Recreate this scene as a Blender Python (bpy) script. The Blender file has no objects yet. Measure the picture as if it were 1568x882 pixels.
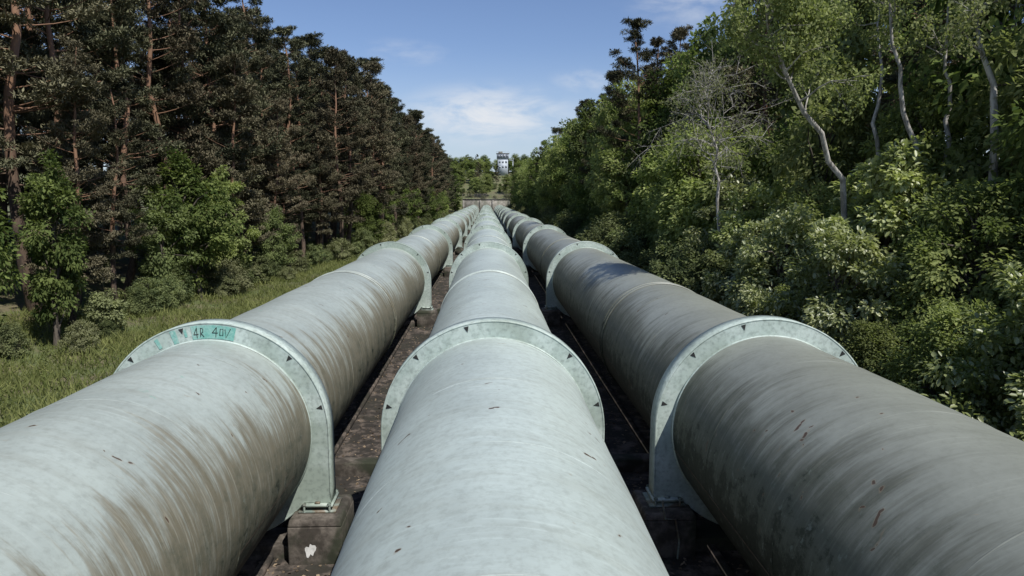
import bpy, math, random
import numpy as np
from mathutils import Vector
random.seed(5)
S=bpy.context.scene
COL=S.collection
# ------------------------------------------------------------------ dims
CAMZ=7.25; AX=2.65; RP=1.90; RR=2.24
PX=[-5.38,0.12,5.63]
D1=13.2; SP=25.1; NR=12; YEND=302.0
SUN=Vector((0.43,-0.60,1.0)).normalized()

# ------------------------------------------------------------------ node helpers
class NT:
    def __init__(s,nt): s.nt=nt; s.n=nt.nodes; s.l=nt.links
    def node(s,t,**k):
        nd=s.n.new(t)
        for a,b in k.items(): setattr(nd,a,b)
        return nd
    def put(s,inp,v):
        if isinstance(v,bpy.types.NodeSocket): s.l.new(v,inp)
        elif v is not None:
            if isinstance(v,(tuple,list)) and len(v)==3 and inp.type=='RGBA': v=(*v,1)
            inp.default_value=v
    def math(s,op,a,b=0.0,c=None,clamp=False):
        nd=s.node('ShaderNodeMath',operation=op,use_clamp=clamp)
        s.put(nd.inputs[0],a); s.put(nd.inputs[1],b)
        if c is not None: s.put(nd.inputs[2],c)
        return nd.outputs[0]
    def mix(s,f,a,b,mode='MIX'):
        nd=s.node('ShaderNodeMixRGB',blend_type=mode)
        s.put(nd.inputs[0],f); s.put(nd.inputs[1],a); s.put(nd.inputs[2],b)
        return nd.outputs[0]
    def ss(s,v,a,b,lo=0.0,hi=1.0):
        nd=s.node('ShaderNodeMapRange',interpolation_type='SMOOTHSTEP')
        s.put(nd.inputs['Value'],v); s.put(nd.inputs['From Min'],a); s.put(nd.inputs['From Max'],b)
        s.put(nd.inputs['To Min'],lo); s.put(nd.inputs['To Max'],hi)
        return nd.outputs['Result']
    def noise(s,vec,scale=1,detail=5,rough=.55,dist=0.0):
        nd=s.node('ShaderNodeTexNoise')
        if vec is not None: s.put(nd.inputs['Vector'],vec)
        nd.inputs['Scale'].default_value=scale; nd.inputs['Detail'].default_value=detail
        nd.inputs['Roughness'].default_value=rough; nd.inputs['Distortion'].default_value=dist
        return nd.outputs['Fac']
    def comb(s,x,y,z):
        nd=s.node('ShaderNodeCombineXYZ')
        s.put(nd.inputs[0],x); s.put(nd.inputs[1],y); s.put(nd.inputs[2],z)
        return nd.outputs[0]
    def sep(s,v):
        nd=s.node('ShaderNodeSeparateXYZ'); s.put(nd.inputs[0],v); return nd.outputs
    def bump(s,h,st,dist=.02):
        nd=s.node('ShaderNodeBump'); nd.inputs['Strength'].default_value=st; nd.inputs['Distance'].default_value=dist
        s.put(nd.inputs['Height'],h); return nd.outputs[0]
def newmat(name):
    m=bpy.data.materials.new(name); m.use_nodes=True
    t=NT(m.node_tree); b=m.node_tree.nodes['Principled BSDF']
    return m,t,b

def mat_pipe(name,clean,brown,b0,b1,amt,mould,seed,pale=(.36,.36,.30),turq=0):
    m,t,b=newmat(name)
    tc=t.node('ShaderNodeTexCoord').outputs['Object']
    x,y,z=t.sep(tc)
    th=t.math('ARCTAN2',x,z)
    ath=t.math('ABSOLUTE',th)
    ys=t.math('ADD',y,seed*37.0)
    # streaks run around the pipe (water run-off), leaning slightly
    yl=t.math('MULTIPLY_ADD',th,0.25,ys)
    st=t.noise(t.comb(t.math('MULTIPLY',th,0.9),t.math('MULTIPLY',yl,3.2),seed),1,7,.72)
    st2=t.noise(t.comb(t.math('MULTIPLY',th,1.6),t.math('MULTIPLY',yl,14),seed+3),1,4,.6)
    big=t.noise(t.comb(t.math('MULTIPLY',th,1.0),t.math('MULTIPLY',ys,.3),seed+9),1,3,.6)
    fine=t.noise(tc,9,4,.7)
    a=t.math('ADD',ath,t.math('MULTIPLY',t.math('SUBTRACT',big,.5),1.1))
    a=t.math('ADD',a,t.math('MULTIPLY',t.math('SUBTRACT',st,.5),1.9))
    a=t.math('ADD',a,t.math('MULTIPLY',t.math('SUBTRACT',st2,.5),1.0))
    d=t.math('MULTIPLY',t.ss(a,b0,b1),amt)
    base=t.mix(t.ss(big,.35,.65),clean,tuple(c*.82 for c in clean))
    base=t.mix(t.ss(st,.44,.70,0,.55),base,tuple(c*.55+k*.45 for c,k in zip(clean,brown)))
    base=t.mix(t.ss(st2,.52,.72,0,.4),base,tuple(c*1.2 for c in clean))
    col=t.mix(d,base,brown)
    lightst=t.ss(st2,.5,.68,0,.5)
    col=t.mix(t.math('MULTIPLY',lightst,d),col,pale)
    # mould on the underside, with pale flaking
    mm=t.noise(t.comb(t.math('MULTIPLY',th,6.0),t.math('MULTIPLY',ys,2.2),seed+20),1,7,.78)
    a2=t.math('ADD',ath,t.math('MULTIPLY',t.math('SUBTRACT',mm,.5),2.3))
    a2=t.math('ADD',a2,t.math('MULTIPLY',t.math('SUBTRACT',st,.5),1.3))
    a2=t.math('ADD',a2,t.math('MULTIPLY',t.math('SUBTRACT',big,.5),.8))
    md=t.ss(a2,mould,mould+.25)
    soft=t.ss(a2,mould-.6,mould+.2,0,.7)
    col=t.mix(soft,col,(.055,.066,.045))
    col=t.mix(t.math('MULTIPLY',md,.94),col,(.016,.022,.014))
    flake=t.noise(t.comb(t.math('MULTIPLY',th,9.0),t.math('MULTIPLY',ys,7.0),seed+5),1,4,.7)
    col=t.mix(t.math('MULTIPLY',t.ss(flake,.60,.64,0,.55),soft),col,(.26,.30,.26))
    if turq:
        tn=t.noise(tc,1.3,4,.7)
        col=t.mix(t.math('MULTIPLY',t.ss(tn,.66,.72),t.ss(ath,.8,.3,0,.6)),col,(.17,.36,.28))
    # rust chips
    vo=t.node('ShaderNodeTexVoronoi'); vo.inputs['Scale'].default_value=1.0
    nz=t.noise(tc,4,2,.5)
    t.put(vo.inputs['Vector'],t.comb(t.math('MULTIPLY_ADD',th,3.8,t.math('MULTIPLY',nz,1.2)),t.math('MULTIPLY_ADD',nz,1.0,t.math('MULTIPLY',ys,3.6)),seed))
    chipsize=t.math('MULTIPLY',t.ss(t.noise(tc,.9,2),.37,.64),.10)
    chip=t.math('LESS_THAN',vo.outputs['Distance'],chipsize)
    halo=t.ss(t.math('SUBTRACT',vo.outputs['Distance'],chipsize),0.06,0.0,0,.4)
    halo=t.math('MULTIPLY',halo,t.math('GREATER_THAN',chipsize,.02))
    col=t.mix(halo,col,(.25,.19,.12))
    col=t.mix(chip,col,(.075,.048,.032))
    col=t.mix(t.ss(fine,.4,.75,0,.28),col,(.13,.135,.11))
    t.put(b.inputs['Base Color'],col)
    t.put(b.inputs['Roughness'],t.math('ADD',t.math('MULTIPLY_ADD',d,.22,.36),t.math('MULTIPLY',fine,.15)))
    b.inputs['Specular IOR Level'].default_value=.36
    h=t.math('ADD',t.math('MULTIPLY',big,1.0),t.math('MULTIPLY',fine,.12))
    t.put(b.inputs['Normal'],t.bump(h,.35,.03))
    return m

def mat_noise(name,c1,c2,c3=None,scale=2,rough=.8,bump=.4,bd=.03,lo=.4,hi=.62,grime=.4):
    m,t,b=newmat(name)
    g=t.node('ShaderNodeNewGeometry').outputs['Position']
    n1=t.noise(g,scale,6,.65); n3=t.noise(g,scale*7,3,.6)
    col=t.mix(t.ss(n1,lo,hi),c1,c2)
    if c3: col=t.mix(t.ss(t.noise(g,scale*.27,4,.6,.4),.48,.6),col,c3)
    col=t.mix(t.ss(n3,.4,.8,0,grime),col,tuple(c*.35 for c in c1))
    t.put(b.inputs['Base Color'],col); b.inputs['Roughness'].default_value=rough
    t.put(b.inputs['Normal'],t.bump(n1,bump,bd))
    return m

def mat_leaf(name,dark,light,odd,trans=.35,gloss=.06):
    m,t,b=newmat(name); t.n.remove(b)
    at=t.node('ShaderNodeAttribute',attribute_name='var').outputs['Fac']
    rnd=t.node('ShaderNodeObjectInfo').outputs['Random']
    col=t.mix(at,dark,light)
    col=t.mix(t.math('MULTIPLY',t.ss(rnd,.4,1.0),.65),col,odd)
    col=t.mix(1.0,col,t.math('MULTIPLY_ADD',t.math('FRACT',t.math('MULTIPLY',rnd,7.3)),.6,.7),'MULTIPLY')
    df=t.node('ShaderNodeBsdfDiffuse'); t.put(df.inputs[0],col); out=df.outputs[0]
    if trans>0:
        tr=t.node('ShaderNodeBsdfTranslucent'); t.put(tr.inputs[0],t.mix(1.0,col,(1.35,1.45,.85),'MULTIPLY'))
        mx=t.node('ShaderNodeMixShader'); mx.inputs[0].default_value=trans
        t.l.new(out,mx.inputs[1]); t.l.new(tr.outputs[0],mx.inputs[2]); out=mx.outputs[0]
    if gloss>0:
        gl=t.node('ShaderNodeBsdfGlossy'); gl.inputs['Roughness'].default_value=.42; gl.inputs[0].default_value=(1,1,1,1)
        mx=t.node('ShaderNodeMixShader'); mx.inputs[0].default_value=gloss
        t.l.new(out,mx.inputs[1]); t.l.new(gl.outputs[0],mx.inputs[2]); out=mx.outputs[0]
    t.l.new(out,t.n['Material Output'].inputs['Surface'])
    return m

def mat_bark(name,c1,c2,top=None,zt=0):
    m,t,b=newmat(name)
    tc=t.node('ShaderNodeTexCoord').outputs['Object']
    x,y,z=t.sep(tc)
    n=t.noise(t.comb(t.math('MULTIPLY',x,6),t.math('MULTIPLY',y,6),t.math('MULTIPLY',z,1.5)),1,4,.7)
    col=t.mix(t.ss(n,.4,.6),c1,c2)
    if top: col=t.mix(t.ss(z,zt,zt+7,0,.85),col,top)
    t.put(b.inputs['Base Color'],col); b.inputs['Roughness'].default_value=.9
    return m

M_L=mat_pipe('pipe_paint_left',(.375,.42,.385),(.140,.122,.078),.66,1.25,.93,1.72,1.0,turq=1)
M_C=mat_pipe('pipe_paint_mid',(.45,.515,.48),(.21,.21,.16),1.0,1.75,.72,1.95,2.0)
M_R=mat_pipe('pipe_paint_right',(.255,.27,.232),(.074,.077,.058),.40,1.25,.9,1.38,3.0,pale=(.22,.23,.185))  # side dirt made darker, with the pipe's side shading put into its colour
M_RING=mat_noise('ring_paint',(.38,.455,.41),(.48,.555,.51),(.31,.37,.32),1.6,.5,.12,.01,grime=.55)
M_STEEL=mat_noise('foot_steel',(.20,.25,.22),(.32,.38,.34),(.16,.12,.08),6,.55,.3,.01)
M_CONC=mat_noise('pedestal_concrete',(.05,.042,.034),(.15,.13,.11),(.03,.035,.02),2.2,.9,.6,.04)
M_FLOOR=mat_noise('floor_concrete',(.028,.024,.020),(.15,.122,.102),(.030,.028,.021),2.6,.95,.7,.05,.44,.66)
M_WALL=mat_noise('headwall_concrete',(.2,.19,.165),(.32,.30,.27),(.16,.16,.13),.6,.9,.4,.03)
M_DARK=mat_noise('dark_metal',(.012,.013,.012),(.03,.03,.028),None,5,.6,.2,.01)
M_TURQ=mat_noise('turquoise_paint',(.16,.40,.34),(.26,.47,.41),(.4,.5,.46),5,.6,.1,.01)
M_WHITE=mat_noise('hazed_white_paint',(.42,.46,.50),(.48,.52,.56),None,2,.6,.1,.01)  # white building's paint, greyed and blued with distance haze in the colour
M_SPL=mat_noise('splash_paint',(.7,.7,.68),(.8,.8,.78),None,2,.6,.1,.01)
M_GLASS=mat_noise('window_dark',(.15,.17,.2),(.2,.22,.25),None,1,.15,.0,.01)
M_RAIL=mat_noise('railing_steel',(.10,.09,.08),(.2,.18,.15),None,3,.6,.1,.01)

L_PINE=mat_leaf('pine_needles',(.055,.062,.04),(.17,.17,.10),(.18,.148,.10),0,0)
L_BROAD=mat_leaf('broad_leaves',(.06,.092,.028),(.225,.275,.09),(.145,.17,.08),.35,0)
L_SUNNY=mat_leaf('sunlit_leaves',(.11,.145,.05),(.34,.38,.15),(.27,.295,.135),.42,0)  # lighter variant of the broad leaves, sunlight put into the colour
L_SHRUB=mat_leaf('shrub_leaves',(.08,.105,.05),(.23,.26,.115),(.26,.255,.15),.3,0)
L_BRIGHT=mat_leaf('bright_leaves',(.15,.195,.06),(.46,.49,.22),(.40,.42,.22),.38,.05)
L_BIRCH=mat_leaf('birch_leaves',(.10,.125,.045),(.26,.285,.13),(.2,.21,.12),.38,0)
L_GRASS=mat_leaf('grass_blades',(.10,.14,.04),(.34,.36,.14),(.28,.26,.14),.3,0)
B_PINE=mat_bark('pine_bark',(.06,.045,.035),(.13,.09,.065),(.27,.15,.09),6)
B_BROAD=mat_bark('brown_bark',(.05,.042,.035),(.12,.10,.08))
B_BIRCH=mat_bark('pale_bark',(.20,.185,.165),(.44,.42,.39))

# ------------------------------------------------------------------ mesh builder
class MB:
    def __init__(s): s.v=[];s.q=[];s.m=[];s.a=[];s.n=0
    def add(s,v,q,mat=0,var=0.5):
        v=np.asarray(v,dtype=np.float64).reshape(-1,3); q=np.asarray(q,dtype=np.int64).reshape(-1,4)
        s.v.append(v); s.q.append(q+s.n); s.m.append(np.full(len(q),mat))
        s.a.append(np.broadcast_to(np.asarray(var,dtype=np.float64),(len(v),)).copy()); s.n+=len(v)
    def box(s,c,d,mat=0,ch=0):
        cx,cy,cz=c; a,b,e=[k/2 for k in d]
        t=1-ch
        v=[(cx-a,cy-b,cz-e),(cx+a,cy-b,cz-e),(cx+a,cy+b,cz-e),(cx-a,cy+b,cz-e),
           (cx-a*t,cy-b*t,cz+e),(cx+a*t,cy-b*t,cz+e),(cx+a*t,cy+b*t,cz+e),(cx-a*t,cy+b*t,cz+e)]
        s.add(v,[(3,2,1,0),(4,5,6,7),(0,1,5,4),(1,2,6,5),(2,3,7,6),(3,0,4,7)],mat)
    def tube(s,P,R,seg=6,mat=0,var=.5):
        P=np.asarray(P,float); R=np.asarray(R,float); n=len(P)
        T=np.gradient(P,axis=0); T/=np.linalg.norm(T,axis=1)[:,None]+1e-9
        ref=np.array([1.,0,0]) if abs(T[0][0])<.8 else np.array([0,1.,0])
        U=np.cross(T,ref); U/=np.linalg.norm(U,axis=1)[:,None]+1e-9
        W=np.cross(T,U)
        an=np.arange(seg)/seg*2*math.pi
        V=P[:,None,:]+R[:,None,None]*(U[:,None,:]*np.cos(an)[None,:,None]+W[:,None,:]*np.sin(an)[None,:,None])
        i=np.arange(n-1)[:,None]*seg; j=np.arange(seg)[None,:]; k=(j+1)%seg
        q=np.stack([i+j,i+k,i+seg+k,i+seg+j],-1).reshape(-1,4)
        s.add(V.reshape(-1,3),q,mat,var)
    def leaves(s,P,D,N,L,W,mat,var,hexa=False,droop=.15):
        D=D/(np.linalg.norm(D,axis=1)[:,None]+1e-9)
        Sd=np.cross(D,N); Sd/=np.linalg.norm(Sd,axis=1)[:,None]+1e-9
        N2=np.cross(Sd,D); L=L[:,None]; W=W[:,None]; n=len(P)
        if not hexa:
            m=P+D*L*.45
            tip=P+D*L-N2*L*droop
            V=np.stack([P,m+Sd*W/2,tip,m-Sd*W/2],1).reshape(-1,3)
            q=np.arange(n*4).reshape(-1,4)
            s.add(V,q,mat,np.repeat(var,4))
        else:
            a=P+D*L*.28; b=P+D*L*.68-N2*L*droop*.5; tip=P+D*L-N2*L*droop*1.3
            up=N2*W*.12
            V=np.stack([P,a+Sd*W*.42+up,b+Sd*W*.45+up,tip,b-Sd*W*.45+up,a-Sd*W*.42+up],1).reshape(-1,3)
            i=np.arange(n)[:,None]*6
            q=np.concatenate([i+np.array([[0,1,2,3]]),i+np.array([[0,3,4,5]])])
            s.add(V,q,mat,np.repeat(var,6))
    def mesh(s,name,mats,smooth=False):
        V=np.concatenate(s.v); Q=np.concatenate(s.q); Mi=np.concatenate(s.m); A=np.concatenate(s.a)
        me=bpy.data.meshes.new(name)
        me.vertices.add(len(V)); me.vertices.foreach_set('co',V.ravel())
        me.loops.add(Q.size); me.loops.foreach_set('vertex_index',Q.ravel().astype(np.int32))
        me.polygons.add(len(Q)); me.polygons.foreach_set('loop_start',np.arange(0,Q.size,4,dtype=np.int32))
        me.polygons.foreach_set('material_index',Mi.astype(np.int32))
        if smooth: me.polygons.foreach_set('use_smooth',np.ones(len(Q),bool))
        me.update(calc_edges=True)
        at=me.attributes.new('var','FLOAT','POINT'); at.data.foreach_set('value',A.astype(np.float32))
        for m in mats: me.materials.append(m)
        return me
def obj(name,me,loc=(0,0,0),rot=(0,0,0),sc=(1,1,1),parent=None):
    o=bpy.data.objects.new(name,me); COL.objects.link(o)
    o.location=loc; o.rotation_euler=rot; o.scale=sc
    if parent: o.parent=parent
    return o

# ------------------------------------------------------------------ terrain
def sst(x,a,b):
    t=np.clip((x-a)/(b-a),0,1); return t*t*(3-2*t)
def terr(X,Y):
    X=np.asarray(X,float);Y=np.asarray(Y,float)
    z=sst(-X,19,48)*5+sst(X,9.5,34)*5
    far=sst(Y,306,480)*26
    z=np.maximum(z,far)+ (sst(-X,10,14)+sst(X,9.2,11))*(.12*np.sin(X*.9+Y*.31)+.08*np.sin(Y*.77-X*.4))
    return z
xs=np.unique(np.concatenate([np.linspace(-1500,-80,24),np.linspace(-80,80,161),np.linspace(80,1500,24)]))
ysg=np.unique(np.concatenate([np.linspace(-600,-20,12),np.linspace(-20,120,141),np.linspace(120,520,130),np.linspace(520,2500,24)]))
GX,GY=np.meshgrid(xs,ysg); GZ=terr(GX,GY)
nx,ny=len(xs),len(ysg)
i=np.arange(ny-1)[:,None]*nx+np.arange(nx-1)[None,:]
q=np.stack([i,i+1,i+nx+1,i+nx],-1).reshape(-1,4)
mb=MB(); mb.add(np.stack([GX,GY,GZ],-1).reshape(-1,3),q)
mg,t,b=newmat('ground_soil_grass')
g=t.node('ShaderNodeNewGeometry').outputs['Position']
n1=t.noise(g,.35,5,.65); n2=t.noise(g,3,5,.7); n3=t.noise(g,18,2)
col=t.mix(t.ss(n1,.42,.6),(.10,.13,.045),(.15,.12,.075))
col=t.mix(t.ss(n2,.45,.65,0,.7),col,(.05,.055,.025))
col=t.mix(t.ss(n3,.4,.7,0,.5),col,(.17,.18,.07))
t.put(b.inputs['Base Color'],col); b.inputs['Roughness'].default_value=.95
obj('ground',mb.mesh('ground',[mg],True))

# service slab under the pipes
mb=MB(); yy=np.linspace(-14,YEND,160)
for xa,xb,z0 in [(-8.6,8.9,.12)]:
    xx=np.linspace(xa,xb,36); A,Bm=np.meshgrid(xx,yy); n_=len(xx)
    i=np.arange(len(yy)-1)[:,None]*n_+np.arange(n_-1)[None,:]
    q=np.stack([i,i+1,i+n_+1,i+n_],-1).reshape(-1,4)
    mb.add(np.stack([A,Bm,np.full_like(A,z0)],-1).reshape(-1,3),q)
for x in (-8.7,9.0): mb.box((x,(YEND-14)/2,.09),(.2,YEND+14,.3))
for x in (-4.35,4.55): mb.box((x,(YEND-14)/2,.19),(.16,YEND+14,.15))
obj('concrete_pavement',mb.mesh('pavement',[M_FLOOR]))
# leaf litter
rng=np.random.default_rng(3)
mb=MB(); n=26000
Xl=rng.uniform(-6.5,7,n); Yl=5+rng.random(n)**1.6*110
P=np.stack([Xl,Yl,np.full(n,.135)],-1); D=rng.normal(size=(n,3)); D[:,2]*=.15; N=np.array([[0,0,1.]])+rng.normal(size=(n,3))*.3
mb.leaves(P,D,N,rng.uniform(.04,.13,n),rng.uniform(.03,.09,n),0,rng.random(n))
M_LIT=mat_leaf('dead_leaves',(.04,.03,.02),(.27,.21,.15),(.12,.09,.06),0,0)
obj('leaf_litter',mb.mesh('leaf_litter',[M_LIT]))

# ------------------------------------------------------------------ pipes
def pipe_mesh(name,mat):
    seg=128; ysn=np.arange(-12,YEND+.01,1.0); th=np.arange(seg)/seg*2*math.pi
    Y,T=np.meshgrid(ysn,th,indexing='ij')
    dent=.006*np.sin(T*3+Y*.5)*np.sin(Y*.9)+.004*np.sin(T*5-Y*1.3)
    r=RP+dent
    V=np.stack([np.sin(T)*r,Y,np.cos(T)*r],-1).reshape(-1,3)
    i=np.arange(len(ysn)-1)[:,None]*seg; j=np.arange(seg)[None,:]; k=(j+1)%seg
    q=np.stack([i+j,i+seg+j,i+seg+k,i+k],-1).reshape(-1,4)
    mb=MB(); mb.add(V,q); return mb.mesh(name,[mat],True)
def band(mb,y,r,w,h,seg=128,mat=0,a0=0,a1=2*math.pi):
    th=np.linspace(a0,a1,seg+1); prof=[(0,-w/2),(h*.8,-w/4),(h,0),(h*.8,w/4),(0,w/2)]
    V=np.array([[(math.sin(a)*(r+p),y+c,math.cos(a)*(r+p)) for p,c in prof] for a in th]).reshape(-1,3)
    m=len(prof); i=np.arange(seg)[:,None]*m; j=np.arange(m-1)[None,:]
    q=np.stack([i+j,i+j+1,i+m+j+1,i+m+j],-1).reshape(-1,4); mb.add(V,q,mat)
def ring_outline():
    zf=-1.45; out=[]
    for a in np.linspace(-90,90,65): out.append((math.sin(math.radians(a))*RR,math.cos(math.radians(a))*RR))
    xf=math.sqrt(RR*RR-zf*zf)
    for z in np.linspace(0,zf,8)[1:]: out.append((RR,z))
    a0=math.atan2(-zf,xf)
    for a in np.linspace(a0,math.pi-a0,40): out.append((RR*math.cos(a),-RR*math.sin(a)))
    for z in np.linspace(zf,0,8)[:-1]: out.append((-RR,z))
    return out
def ring_mesh():
    mb=MB(); O=ring_outline(); n=len(O); W=.40
    I=[(x/math.hypot(x,z)*(RP-.02),z/math.hypot(x,z)*(RP-.02)) for x,z in O]
    def web(y0,y1):
        V=[]
        for (x,z),(a,c) in zip(O,I): V+= [(x*.990,y0,z*.990),(a,y0,c),(x*.990,y1,z*.990),(a,y1,c)]
        i=np.arange(n)*4; k=((np.arange(n)+1)%n)*4
        q=np.concatenate([np.stack([i,k,k+1,i+1],-1),np.stack([i+2,i+3,k+3,k+2],-1)])
        mb.add(V,q)
    web(0,.035); web(W-.035,W)
    V=[]
    for x,z in O: V+=[(x,-.004,z),(x,W+.004,z),(x*.985,W+.004,z*.985),(x*.985,-.004,z*.985)]
    i=(np.arange(n)*4)[:,None]; k=(((np.arange(n)+1)%n)*4)[:,None]; j=np.arange(4)[None,:]; jn=(j+1)%4
    q=np.stack([i+j,i+jn,k+jn,k+j],-1).reshape(-1,4); mb.add(V,q)
    for sx in (-1,1):
        cx=sx*1.97
        mb.box((cx,W/2,-1.48),(.62,.62,.05),0)
        mb.box((cx,W/2,-1.545),(.46,.40,.08),1)
        mb.box((cx,W/2,-1.60),(.74,.66,.035),1)
        mb.box((cx,-.05,-1.44),(.10,.04,.05),1)
        for bx in (-.25,.25):
            for by in (-.12,W+.12):
                mb.tube([(cx+bx,by,-1.60),(cx+bx,by,-1.42)],[.022,.022],8,1)
                mb.tube([(cx+bx,by,-1.452),(cx+bx,by,-1.42)],[.042,.042],6,1)
    for a in (-76,-45,-14,45,76):
        a=math.radians(a); s_,c_=math.sin(a),math.cos(a)
        r1=RR*.975; w=.05
        p1=(s_*r1-c_*w,c_*r1+s_*w); p2=(s_*r1+c_*w,c_*r1-s_*w); p3=(s_*(r1-.12),c_*(r1-.12))
        mb.add([(p1[0],-.008,p1[1]),(p2[0],-.008,p2[1]),(p3[0],-.008,p3[1]),((p1[0]+p3[0])/2,-.008,(p1[1]+p3[1])/2)],[(0,1,2,3)],2)
    band(mb,-.06,RP,.06,.022); band(mb,W+.06,RP,.06,.022)
    return mb.mesh('support_ring',[M_RING,M_STEEL,M_DARK])
RM=ring_mesh()
for k,(px,mat) in enumerate(zip(PX,(M_L,M_C,M_R))):
    o=obj('steel_pipeline',pipe_mesh('pipe_barrel_%d'%k,mat),(px,0,AX))
    mb=MB(); rr=random.Random(k)
    y=-10+k*.9
    while y<YEND-2:
        band(mb,y,RP-.003,.03,.006,96)
        a=rr.choice([1.75,1.85,-1.75,1.6,-1.85])+rr.uniform(-.08,.08)
        V=[]
        for aa,yy2 in ((a-.006,y),(a+.006,y),(a+.006,y+2.75),(a-.006,y+2.75)):
            V.append((math.sin(aa)*(RP+.012),yy2,math.cos(aa)*(RP+.012)))
        mb.add(V,[(0,1,2,3)],1)
        y+=2.75
    for jn in range(NR):
        yj=D1+SP*jn+(8.5 if k==2 else 12.5)
        if yj<YEND-3: band(mb,yj,RP,.34,.02,96); band(mb,yj-.16,RP+.01,.05,.03,96); band(mb,yj+.16,RP+.01,.05,.03,96)
    rust=mat_noise('seam_rust_%d'%k,(.10,.07,.045),(.2,.16,.12),None,6,.8,.2,.01)
    obj('weld_seams',mb.mesh('weld_seams_%d'%k,[mat,rust],True),parent=o)
    for j in range(NR):
        y=D1+SP*j
        if y<YEND-2: obj('support_ring_%d'%(j+1),RM,(0,y,0),parent=o)
    if k==0:
        mb=MB()
        def sector(a0,a1,r0,r1,mat,dy=-.010,n=14):
            th=np.radians(np.linspace(a0,a1,n)); V=[]
            for a in th: V+=[(math.sin(a)*r0,dy,math.cos(a)*r0),(math.sin(a)*r1,dy,math.cos(a)*r1)]
            i=np.arange(n-1)*2; mb.add(V,np.stack([i,i+1,i+3,i+2],-1),mat)
        sector(-9,14,1.925,2.19,0); sector(-20,-17,1.925,2.19,0); sector(-29,-27,1.96,2.16,0); sector(-13,-11.5,2.0,2.15,0)
        strokes=[[(-8,2.02),(-5.4,2.02)],[(-6,2.14),(-6.4,1.95)],[(-8,2.02),(-6,2.15)],[(-4.4,1.97),(-4,2.14),(-2.8,2.12),(-3.0,2.05),(-4.1,2.04),(-2.5,1.96)],
          [(2,2.04),(5,2.04)],[(4.2,2.15),(4,1.96)],[(2,2.04),(4.2,2.15)],[(6,2.0),(6.2,2.12),(7.6,2.13),(7.8,2.0),(6,2.0)],[(8.6,2.13),(9.6,1.96),(11.4,2.15)]]
        for s_ in strokes:
            mb.tube([(math.sin(math.radians(a))*r,-.014,math.cos(math.radians(a))*r) for a,r in s_],[.007]*len(s_),5,1)
        obj('graffiti',mb.mesh('graffiti',[M_TURQ,M_DARK]),(0,D1,0),parent=o)

# piers under each support station
def pier_mesh():
    mb=MB(); H=AX-1.62
    for px in PX:
        for sx in (-1,1):
            x=px+sx*1.99
            mb.box((x,.18,(H-.14)/2),(1.06,1.25,H-.14))
            mb.box((x,.18,H-.07),(1.06,1.25,.14),0,.07)
        mb.box((px,.18,.2),(2.9,.8,.42))
    mb.box((0.1,4.1,.26),(17.2,.45,.42))
    return mb.mesh('support_pier',[M_CONC])
PM=pier_mesh()
for j in range(NR):
    y=D1+SP*j
    if y<YEND-12:
        o=obj('concrete_support_pier',PM,(0,y,0))
        if j<3:
            bv=o.modifiers.new('b','BEVEL'); bv.width=.03; bv.segments=2
mb=MB()
pts=[(0,0)]
for a in range(24):
    an=a/24*2*math.pi; rad=.10*(1+.35*math.sin(an*2+1)+.2*math.sin(an*5)); pts.append((math.cos(an)*rad*.8,math.sin(an)*rad*1.5))
V=[(x,0,z) for x,z in pts]; Q=[(0,1+(2*a)%24,1+(2*a+1)%24,1+(2*a+2)%24) for a in range(12)]
mb.add(V,Q); obj('white_paint_splash',mb.mesh('splash',[M_SPL]),(-3.48,D1-.455,.42))
mb=MB(); mb.tube([(3.45,D1-.5,1.35),(3.5,D1-.56,1.0),(3.72,D1-.5,.95),(3.8,D1-.52,.5),(3.78,D1-.5,.13)],[.02]*5,8)
obj('drain_hose',mb.mesh('hose',[M_STEEL]))

# ------------------------------------------------------------------ headwall, railing
mb=MB()
mb.box((.1,YEND+1,3.6),(21,2,7.2)); mb.box((.1,YEND+.9,7.3),(21.4,2.4,.25))
for x in (-10,-2.6,2.9,10): mb.box((x,YEND-.2,3.4),(.7,.5,6.8))
for px in PX:
    V=[];n=32
    for a in range(n+1):
        an=a/n*2*math.pi
        for r,yv in ((RP,YEND-.45),(RP+.5,YEND-.45),(RP+.5,YEND)): V.append((px+math.sin(an)*r,yv,AX+math.cos(an)*r))
    i=np.arange(n)[:,None]*3; j=np.arange(2)[None,:]
    mb.add(V,np.stack([i+j,i+j+1,i+j+4,i+j+3],-1).reshape(-1,4))
obj('concrete_headwall',mb.mesh('headwall',[M_WALL]))
mb=MB()
for x in np.arange(-10.4,10.7,1.3): mb.box((x,YEND-.1,8.5),(.09,.09,2.2))
for z in (8.0,8.6,9.2,9.6): mb.box((.1,YEND-.1,z),(21,.06,.07))
for x in np.arange(-10.4,10.7,.26): mb.box((x,YEND-.1,8.6),(.03,.03,2.0))
obj('steel_railing',mb.mesh('railing',[M_RAIL]))
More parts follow.
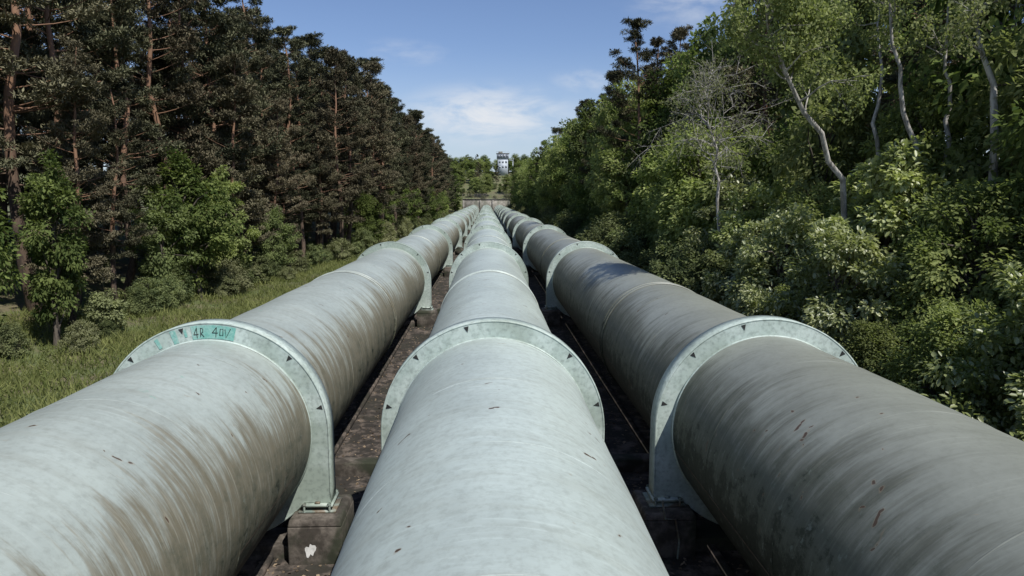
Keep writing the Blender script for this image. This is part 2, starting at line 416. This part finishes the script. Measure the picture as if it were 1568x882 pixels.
# white building on hill
bld=bpy.data.objects.new('white_building',None); COL.objects.link(bld); bld.location=(10.6,440,21.5)
def part(name,boxes,mat):
    mb=MB()
    for c,d in boxes: mb.box(c,d)
    obj(name,mb.mesh(name,[mat]),parent=bld)
part('walls',[((0,0,5.5),(6.4,6,11)),((0,0,12.6),(7.6,6.6,3.2))],M_WHITE)
part('roof',[((0,0,14.35),(8.2,7.2,.3)),((-1.5,0,15),(2.6,2.6,1.2))],M_WALL)
part('windows',[((x,-3.33,12.7),(1.5,.06,1.9)) for x in (-2.7,-.9,.9,2.7)]+[((x,-3.03,z),(1.1,.06,1.3)) for x in (-2,0,2) for z in (6,9)],M_GLASS)
part('roof_railing',[((x,-3.5,15),(.1,.1,1.1)) for x in np.linspace(-4,4,7)]+[((0,-3.5,15.5),(8.2,.1,.1))],M_WHITE)
part('platform',[((5.2,0,10.2),(3,5,.35)),((6.4,-2.2,4.8),(.3,.3,11)),((6.4,2.2,4.8),(.3,.3,11)),((5.2,-2.4,11.2),(3,.1,.1))],M_WHITE)

# ------------------------------------------------------------------ trees
def unit(n,rng):
    v=rng.normal(size=(n,3)); return v/np.linalg.norm(v,axis=1)[:,None]
def broad(seed,H,R,L,nc,nl,hexa=False,lowf=.12,flat=.7,limb=.35,tr=.02,crs=.26):
    rng=np.random.default_rng(seed); mb=MB()
    n=9; zt=np.linspace(0,.82*H,n); wob=np.cumsum(rng.normal(size=(n,2))*.02*H,axis=0); wob[0]=0
    T=np.column_stack([wob,zt]); mb.tube(T,np.linspace(tr*H,.004*H,n),7,0)
    lob=rng.uniform(.6,1.3,12); cen=[]
    while len(cen)<nc:
        u=unit(1,rng)[0]; rr_=rng.random()**.36
        az=math.atan2(u[1],u[0]); lb=np.interp((az+math.pi)/(2*math.pi)*12%12,np.arange(13),np.append(lob,lob[0]))
        hz=u[2]*rr_
        z=H*(lowf+ (1-lowf)*.5*(1+hz)*.97)
        wid=1.0-.25*max(hz,0)
        c=np.array([u[0]*rr_*R*lb*wid,u[1]*rr_*R*lb*wid,z]); 
        c[:2]+=np.array([np.interp(z,zt,wob[:,0]),np.interp(z,zt,wob[:,1])])*.7
        cen.append(c)
    cen=np.array(cen)
    for c in cen:
        if rng.random()<limb:
            za=max(.06*H,min(.8*H,c[2]-rng.uniform(.1,.3)*H)); a=np.array([np.interp(za,zt,wob[:,0]),np.interp(za,zt,wob[:,1]),za])
            m=(a+c)/2+np.array([0,0,.04*H])+rng.normal(size=3)*.015*H
            mb.tube([a,(a+m)/2,m,(m+c)/2,c],np.linspace(.007*H,.0015*H,5),4,0)
    rc=R*crs*rng.uniform(.55,1.35,nc)
    cv=np.clip(rng.normal(.45,.25,nc),0,1)
    idx=np.repeat(np.arange(nc),nl); N=len(idx)
    u=unit(N,rng); rad=rng.random(N)**.5
    off=u*rad[:,None]*rc[idx][:,None]; off[:,2]*=flat
    P=cen[idx]+off
    out=P-np.array([0,0,.5*H]); out/=np.linalg.norm(out,axis=1)[:,None]+1e-9
    D=u*.7+out*.4+unit(N,rng)*.7; D[:,2]-=.35
    Nn=np.array([[0,0,.9]])+out*.5+unit(N,rng)*.6
    ll=L*rng.uniform(.6,1.3,N)
    mb.leaves(P,D,Nn,ll,ll*rng.uniform(.45,.7,N),1,np.clip(cv[idx]+rng.normal(0,.16,N),0,1),hexa)
    return mb
def pine(seed,H,low=.14,Rm=3.6):
    rng=np.random.default_rng(seed); mb=MB()
    n=10; zt=np.linspace(0,H*.97,n); wob=np.cumsum(rng.normal(size=(n,2))*.008*H,axis=0); wob[0]=0
    mb.tube(np.column_stack([wob,zt]),np.linspace(.012*H,.002*H,n),8,0)
    z=low*H; PP=[];DD=[];VV=[]; asym=rng.uniform(.7,1.3,8)
    while z<H*.99:
        f=(z-low*H)/(H-low*H)
        env=Rm*(1-f**2.4)*(.7+.3*min(1,f*3))*rng.uniform(.7,1.2)+.45
        for b_ in range(rng.integers(2,5)):
            az=rng.uniform(0,2*math.pi); ln=env*rng.uniform(.6,1.15)*asym[int(az/6.2832*8)%8]
            base=np.array([np.interp(z,zt,wob[:,0]),np.interp(z,zt,wob[:,1]),min(z,.96*H)+rng.uniform(-.3,.3)])
            h=np.array([math.cos(az),math.sin(az),0]); sag=rng.uniform(-.1,.2)*(1-f)-.55*f
            s=np.linspace(0,1,6)
            pts=base+h*(s*ln)[:,None]+np.array([0,0,1])*((-sag*s+.25*s**2.5)*ln)[:,None]
            mb.tube(pts,np.linspace(.05*(1.2-f),.012,6),4,0)
            side=np.array([-h[1],h[0],0]); bv=rng.normal(.45,.2)
            for c in range(int(2+ln*1.6)):   # foliage pads
                sv=rng.uniform(.4,1.03)**.7; p0=np.array([np.interp(sv,s,pts[:,k]) for k in range(3)])
                p0=p0+side*rng.uniform(-1,1)*(1.2-sv)*ln*.55+np.array([0,0,.1])
                pr=rng.uniform(.3,.68); nt=int(24*pr/.5)
                o=unit(nt,rng)*(rng.random(nt)**.5)[:,None]*pr; o[:,2]*=.36
                p=p0+o; d=o/pr*.8+h*.3+np.array([0,0,.4])+rng.normal(size=(nt,3))*.2
                PP.append(p);DD.append(d);VV.append(np.clip(bv+rng.normal(0,.12)+rng.normal(0,.10,nt),0,1))
        z+=rng.uniform(.35,.85)*(H/24)
    P=np.concatenate(PP);D=np.concatenate(DD);V=np.concatenate(VV)
    k=4; P=np.repeat(P,k,0)+rng.normal(size=(len(P)*k,3))*.06; D=np.repeat(D,k,0)+rng.normal(size=(len(D)*k,3))*.6; V=np.repeat(V,k)
    N=len(P); l=rng.uniform(.18,.38,N)
    mb.leaves(P,D,unit(N,rng)*.6+np.array([[0,0,.9]]),l,l*.27,1,V)
    return mb
PINES=[pine(10+i,24+i,(.14,.2,.32,.16,.25)[i],(3.4,3.8,3.4,3.1,4.0)[i]).mesh('pine_%d'%i,[B_PINE,L_PINE]) for i in range(5)]
PH=[24+i for i in range(5)]
BM=[broad(30+i,12,(3.4,3.0,3.8,2.7)[i],.30,(90,75,105,65)[i],150,crs=.27) for i in range(4)]
BROADS=[m.mesh('broad_%d'%i,[B_BROAD,L_BROAD]) for i,m in enumerate(BM)]
SUNNY=[m.mesh('sunny_%d'%i,[B_BROAD,L_SUNNY]) for i,m in enumerate(BM)]  # same trees as BROADS, sunlit look painted into the leaf colour
SHRUBS=[broad(50+i,5,(2.0,1.7,2.3)[i],.19,60,120,lowf=.02,flat=.8).mesh('shrub_%d'%i,[B_BROAD,L_SHRUB]) for i in range(3)]
NEAR=[broad(70+i,8,(2.5,2.2,2.8)[i],.20,110,150,hexa=True,lowf=.05,flat=.75,crs=.22).mesh('near_%d'%i,[B_BROAD,L_BRIGHT]) for i in range(3)]
NEARS=[broad(80+i,7,(2.2,2.0)[i],.13,120,200,hexa=True,lowf=.03,flat=.8).mesh('nears_%d'%i,[B_BROAD,L_SUNNY]) for i in range(2)]

R=random.Random(11)
def place(name,me,x,y,s,parent=None,sz=None,lean=0):
    sz=sz or s
    return obj(name,me,(x,y,float(terr(x,y))-.1),(R.uniform(-.03,.03),lean+R.uniform(-.03,.03),R.uniform(0,6.28)),(s,s,sz),parent)
def pineat(x,y,h,parent=None,name='pine_tree'):
    i=R.randrange(5); return place(name,PINES[i],x,y,h/PH[i]*R.uniform(.95,1.1),parent,h/PH[i])
def broadat(x,y,h,parent=None,name='broadleaf_tree',w=1.0,ps=.25):
    i=R.randrange(4); return place(name,(SUNNY if R.random()<ps else BROADS)[i],x,y,h/12*w,parent,h/12)
def shrubat(x,y,h,parent=None,name='shrub'):
    i=R.randrange(3); return place(name,SHRUBS[i],x,y,h/5*R.uniform(.9,1.2),parent,h/5)
FB=bpy.data.objects.new('forest_background',None); COL.objects.link(FB)
UG=bpy.data.objects.new('undergrowth',None); COL.objects.link(UG)
# ---- left side
y=22
while y<300:
    x=-23+min(y/120,1)*5.5+R.uniform(-1.3,1.0)
    if y<85:
        if R.random()<.5: broadat(x,y,R.uniform(6,12),w=R.uniform(.75,1.0),ps=.35)
        else: pineat(x-1,y,R.uniform(13,20))
        for q_ in range(2): shrubat(x+R.uniform(.6,2.0),y+R.uniform(-2,2),R.uniform(1.3,3.2),UG,'bush')
        y+=R.uniform(3.6,5.0)
    else:
        if R.random()<.8: pineat(x,y,R.uniform(23,29))
        else: broadat(x+1,y,R.uniform(7,13))
        shrubat(x+R.uniform(1.2,2.4),y+R.uniform(-2,2),R.uniform(2,4.5),UG,'bush')
        y+=R.uniform(4.5,7)*(1 if y<180 else 1.3)
y=18
while y<300:
    h=24+5*min(y/120,1)
    pineat(-27+min(y/300,1)*6+R.uniform(-1.6,1.6),y,R.uniform(h-3,h+3)); y+=R.uniform(4,5.6)*(1 if y<180 else 1.3)
y=20
while y<240:
    pineat(-33+R.uniform(-2.5,2.5),y,R.uniform(24,30),FB,'pine'); y+=R.uniform(5,7.5)
y=50
while y<150:
    pineat(-41+R.uniform(-2.5,2.5),y,R.uniform(24,30),FB,'pine'); y+=R.uniform(7,9)
for y in np.arange(22,110,5): shrubat(-28+R.uniform(-2,2),y,R.uniform(4,7),UG,'bush')
# ---- right side
y=5
while y<300:
    if y<32:
        if R.random()<.75: place('leafy_bush',R.choice(NEAR),11.3+R.uniform(-.2,1.0),y,R.uniform(.72,1.0))
        else: place('leafy_bush',R.choice(NEARS),10.9+R.uniform(-.2,.9),y,R.uniform(.6,.85))
        y+=R.uniform(2.4,3.2)
    else:
        shrubat(10.9+R.uniform(-.5,.9),y,R.uniform(3.5,6.5)); y+=R.uniform(2.8,4.2)*(1 if y<150 else 1.4)
y=6
while y<300:
    x=14.4+R.uniform(-.6,1.2)
    if y<40: place('leafy_bush',R.choice(NEAR+NEAR+NEARS),x,y,R.uniform(.95,1.2)); y+=R.uniform(3.0,4.0)
    else: broadat(x,y,R.uniform(9,14),ps=.65); y+=R.uniform(4.2,6)*(1 if y<150 else 1.3)
y=12
while y<300:
    x=18.5+R.uniform(-1.2,1.2)-(2.5 if y>70 else 0)
    if R.random()<.15 and y>60: pineat(x,y,R.uniform(21,25))
    else: broadat(x,y,R.uniform(17,22) if y>55 else R.uniform(11,14),w=R.uniform(.7,.9),ps=.7 if y>45 else .4)
    y+=R.uniform(4.5,6.5)*(1 if y<150 else 1.3)
pineat(14.8,68,24); pineat(15.2,88,23)
y=10
while y<240:
    if R.random()<.5: pineat(25+R.uniform(-2.5,2.5),y,R.uniform(22,27),FB,'pine')
    else: broadat(25+R.uniform(-2,2),y,R.uniform(19,24),FB,'broadleaf',.85)
    y+=R.uniform(5,7)
y=20
while y<120:
    pineat(33+R.uniform(-2.5,2.5),y,R.uniform(22,27),FB,'pine'); y+=R.uniform(6,8)
for y in np.arange(14,90,5): shrubat(20+R.uniform(-2,2),y,R.uniform(4,7),UG,'bush')

# pale leaning trees on the right
def paletree(seed,pts,r0,nbr,leafn,spread,f0=.35):
    rng=np.random.default_rng(seed); mb=MB(); pts=np.array(pts,float)
    s=np.linspace(0,1,len(pts)); ss_=np.linspace(0,1,14)
    T=np.array([np.interp(ss_,s,pts[:,k]) for k in range(3)]).T
    T[1:-1]+=rng.normal(size=(12,3))*.08
    mb.tube(T,np.linspace(r0,.02,14),7,0); LP=[]
    for b_ in range(nbr):
        f=rng.uniform(f0,1); a=np.array([np.interp(f,ss_,T[:,k]) for k in range(3)])
        d=rng.normal(size=3); d[2]=abs(d[2])*.6+.3; d/=np.linalg.norm(d); ln=spread*rng.uniform(.5,1)*(1.3-f*.6)
        p=[a]
        for k in range(5):
            d=d+rng.normal(size=3)*.22; d/=np.linalg.norm(d); p.append(p[-1]+d*ln/5)
        mb.tube(p,np.linspace(r0*.3,.006,6),5,0)
        for c in range(5):
            q0=p[rng.integers(2,6)]; d2=d+rng.normal(size=3)*.7; d2/=np.linalg.norm(d2); l2=ln*rng.uniform(.25,.5)
            pp=[q0,q0+d2*l2*.5,q0+d2*l2+np.array([0,0,-.1])*l2]
            mb.tube(pp,[.014,.009,.004],4,0)
            for e in range(3):
                d3=d2+rng.normal(size=3)*.8; d3/=np.linalg.norm(d3); mb.tube([pp[1],pp[1]+d3*l2*.5],[.006,.003],3,0); LP.append(pp[1]+d3*l2*.4)
            LP.append(pp[2]); LP.append(pp[1])
    if leafn:
        LP=np.array(LP); P=np.repeat(LP,leafn,0); P=P+rng.normal(size=P.shape)*.2; N=len(P)
        D=unit(N,rng); D[:,2]-=.6
        mb.leaves(P,D,unit(N,rng)+np.array([[0,0,.6]]),rng.uniform(.08,.16,N),rng.uniform(.07,.11,N),1,rng.random(N))
    return mb.mesh('pale_tree',[B_BIRCH,L_BIRCH])
def pw(px,py,Y): # bearings to world position at depth Y
    return ((px-745)/1045*Y, Y, CAMZ-(py-305)/1045*Y)
def fromground(p): return [(p[0]+.6,p[1]+.5,float(terr(p[0],p[1]))-.1),p]
trees=[(fromground(pw(1300,285,25))+[pw(1250,200,24),pw(1195,120,23),pw(1165,45,22),pw(1155,0,21.5)],.13,22,24,2.4,.45),
       (fromground(pw(1412,262,24))+[pw(1392,190,24),pw(1372,115,24),pw(1345,20,24),pw(1330,-60,24)],.13,10,14,2.2,.6),
       (fromground(pw(1528,200,22))+[pw(1510,120,22),pw(1488,40,22),pw(1470,-60,22)],.16,11,12,2.4,.6),
       (fromground(pw(1345,230,29))+[pw(1340,150,29),pw(1338,60,29),pw(1335,-40,29)],.12,8,12,2.0,.65),
       (fromground(pw(1455,230,26))+[pw(1450,150,26),pw(1440,60,26),pw(1440,-40,26)],.12,8,12,2.0,.65),
       (fromground(pw(1555,210,28))+[pw(1550,150,28),pw(1545,60,28),pw(1540,-40,28)],.12,8,10,2.0,.65),
       (fromground(pw(1100,290,36))+[pw(1090,225,36),pw(1080,180,36),pw(1070,130,36)],.10,46,3,3.6,.3)]
for k,(p,r0,nb,lf,sp,f0) in enumerate(trees):
    obj('birch_tree' if lf>5 else 'bare_tree',paletree(200+k,p,r0,nb,lf,sp,f0))

# ---- hill behind the headwall
DT=bpy.data.objects.new('distant_tree_mass',None); COL.objects.link(DT)
k=0
while k<120:
    x=R.uniform(-45,55); y=R.uniform(330,490)
    if -9<x<13 and y<372: continue
    if abs(x-10.6)<4.5 and y<446 and y>405: continue
    k+=1
    if R.random()<.2: pineat(x,y,R.uniform(10,15),DT,'pine')
    else: broadat(x,y,R.uniform(7,13),DT,'broadleaf',1.25,.7)
for k in range(45): shrubat(R.uniform(-22,24),R.uniform(318,425),R.uniform(2,5),DT,'bush')
for k in range(30):
    sx=R.choice((-1,1)); broadat(sx*R.uniform(13,30),R.uniform(305,350),R.uniform(9,16),DT,'broadleaf',1,.7)

# ------------------------------------------------------------------ meadow grass
mb=MB(); rng=np.random.default_rng(9); n=120000
Y=14+rng.random(n)**1.5*110; X=rng.uniform(-26,-8.8,n)
dens=np.sin(X*.8+Y*.3)*np.sin(Y*.5-X*.2)+rng.normal(0,.5,n)
keep=dens>-.8; X=X[keep];Y=Y[keep];dens=dens[keep];n=len(X)
P=np.stack([X,Y,terr(X,Y)-.02],-1); D=rng.normal(size=(n,3))*.45+np.array([[0,0,1.]])
l=rng.uniform(.15,.6,n)*(1+.3*np.clip(dens,-1,1)); N=unit(n,rng); N[:,2]*=.2
mb.leaves(P,D,N,l,.025+l*.045,0,np.clip(.5+.3*dens+rng.normal(0,.15,n),0,1),droop=.35)
obj('meadow_grass',mb.mesh('meadow_grass',[L_GRASS]))

# ------------------------------------------------------------------ world, sun, camera
w=bpy.data.worlds.new('World'); S.world=w; w.use_nodes=True
t=NT(w.node_tree); bg=w.node_tree.nodes['Background']
sky=t.node('ShaderNodeTexSky',sky_type='NISHITA'); sky.sun_disc=False
sky.sun_elevation=math.asin(SUN.z); sky.sun_rotation=math.atan2(SUN.x,SUN.y)
sky.air_density=1.0; sky.dust_density=.4; sky.ozone_density=3.0
dv=t.node('ShaderNodeTexCoord').outputs['Generated']
x,y,z=t.sep(dv)
az=t.math('ARCTAN2',x,y); el=t.math('ARCSINE',z)
nv=t.comb(t.math('MULTIPLY',az,7),t.math('MULTIPLY',el,20),0.0)
cn=t.noise(nv,1.3,6,.6,.3)
def blob(a0,e0,wa,we):
    da=t.math('DIVIDE',t.math('SUBTRACT',az,a0),wa); de=t.math('DIVIDE',t.math('SUBTRACT',el,e0),we)
    r=t.math('SQRT',t.math('ADD',t.math('MULTIPLY',da,da),t.math('MULTIPLY',de,de)))
    return t.ss(r,1.25,.1)
c1=t.math('MULTIPLY',blob(.005,.118,.13,.045),t.ss(cn,.34,.6))
c2=t.math('MULTIPLY',blob(.29,.27,.10,.05),t.ss(cn,.35,.75,0,.6))
c3=t.math('MULTIPLY',blob(-.11,.20,.07,.02),t.ss(cn,.42,.75,0,.4))
c4=t.math('MULTIPLY',blob(.14,.165,.05,.02),t.ss(cn,.38,.7,0,.5))
cl=t.math('MAXIMUM',t.math('MAXIMUM',c1,c2),t.math('MAXIMUM',c3,c4))
haze=t.ss(el,.22,0.0,0,.7)
skc=t.mix(1.0,sky.outputs[0],(1.17,1.16,1.30),'MULTIPLY')
skc=t.mix(haze,skc,(5.8,6.9,8.2))
skc=t.mix(cl,skc,(8.4,8.8,9.4))
t.put(bg.inputs[0],skc); bg.inputs[1].default_value=.09
sl=bpy.data.lights.new('sun','SUN'); sl.energy=5.0; sl.angle=math.radians(.5); sl.color=(1,.965,.90)
so=bpy.data.objects.new('sun',sl); COL.objects.link(so); so.rotation_euler=SUN.to_track_quat('Z','Y').to_euler(); so.location=(20,-20,60)
cd=bpy.data.cameras.new('camera'); cd.lens=24; cd.sensor_width=36; cd.clip_end=6000; cd.clip_start=.05
co=bpy.data.objects.new('camera',cd); COL.objects.link(co); co.location=(0,0,CAMZ)
co.rotation_euler=(math.radians(90-7.41),0,math.radians(-2.14)); S.camera=co
S.view_settings.view_transform='Standard'; S.view_settings.look='None'; S.view_settings.exposure=0
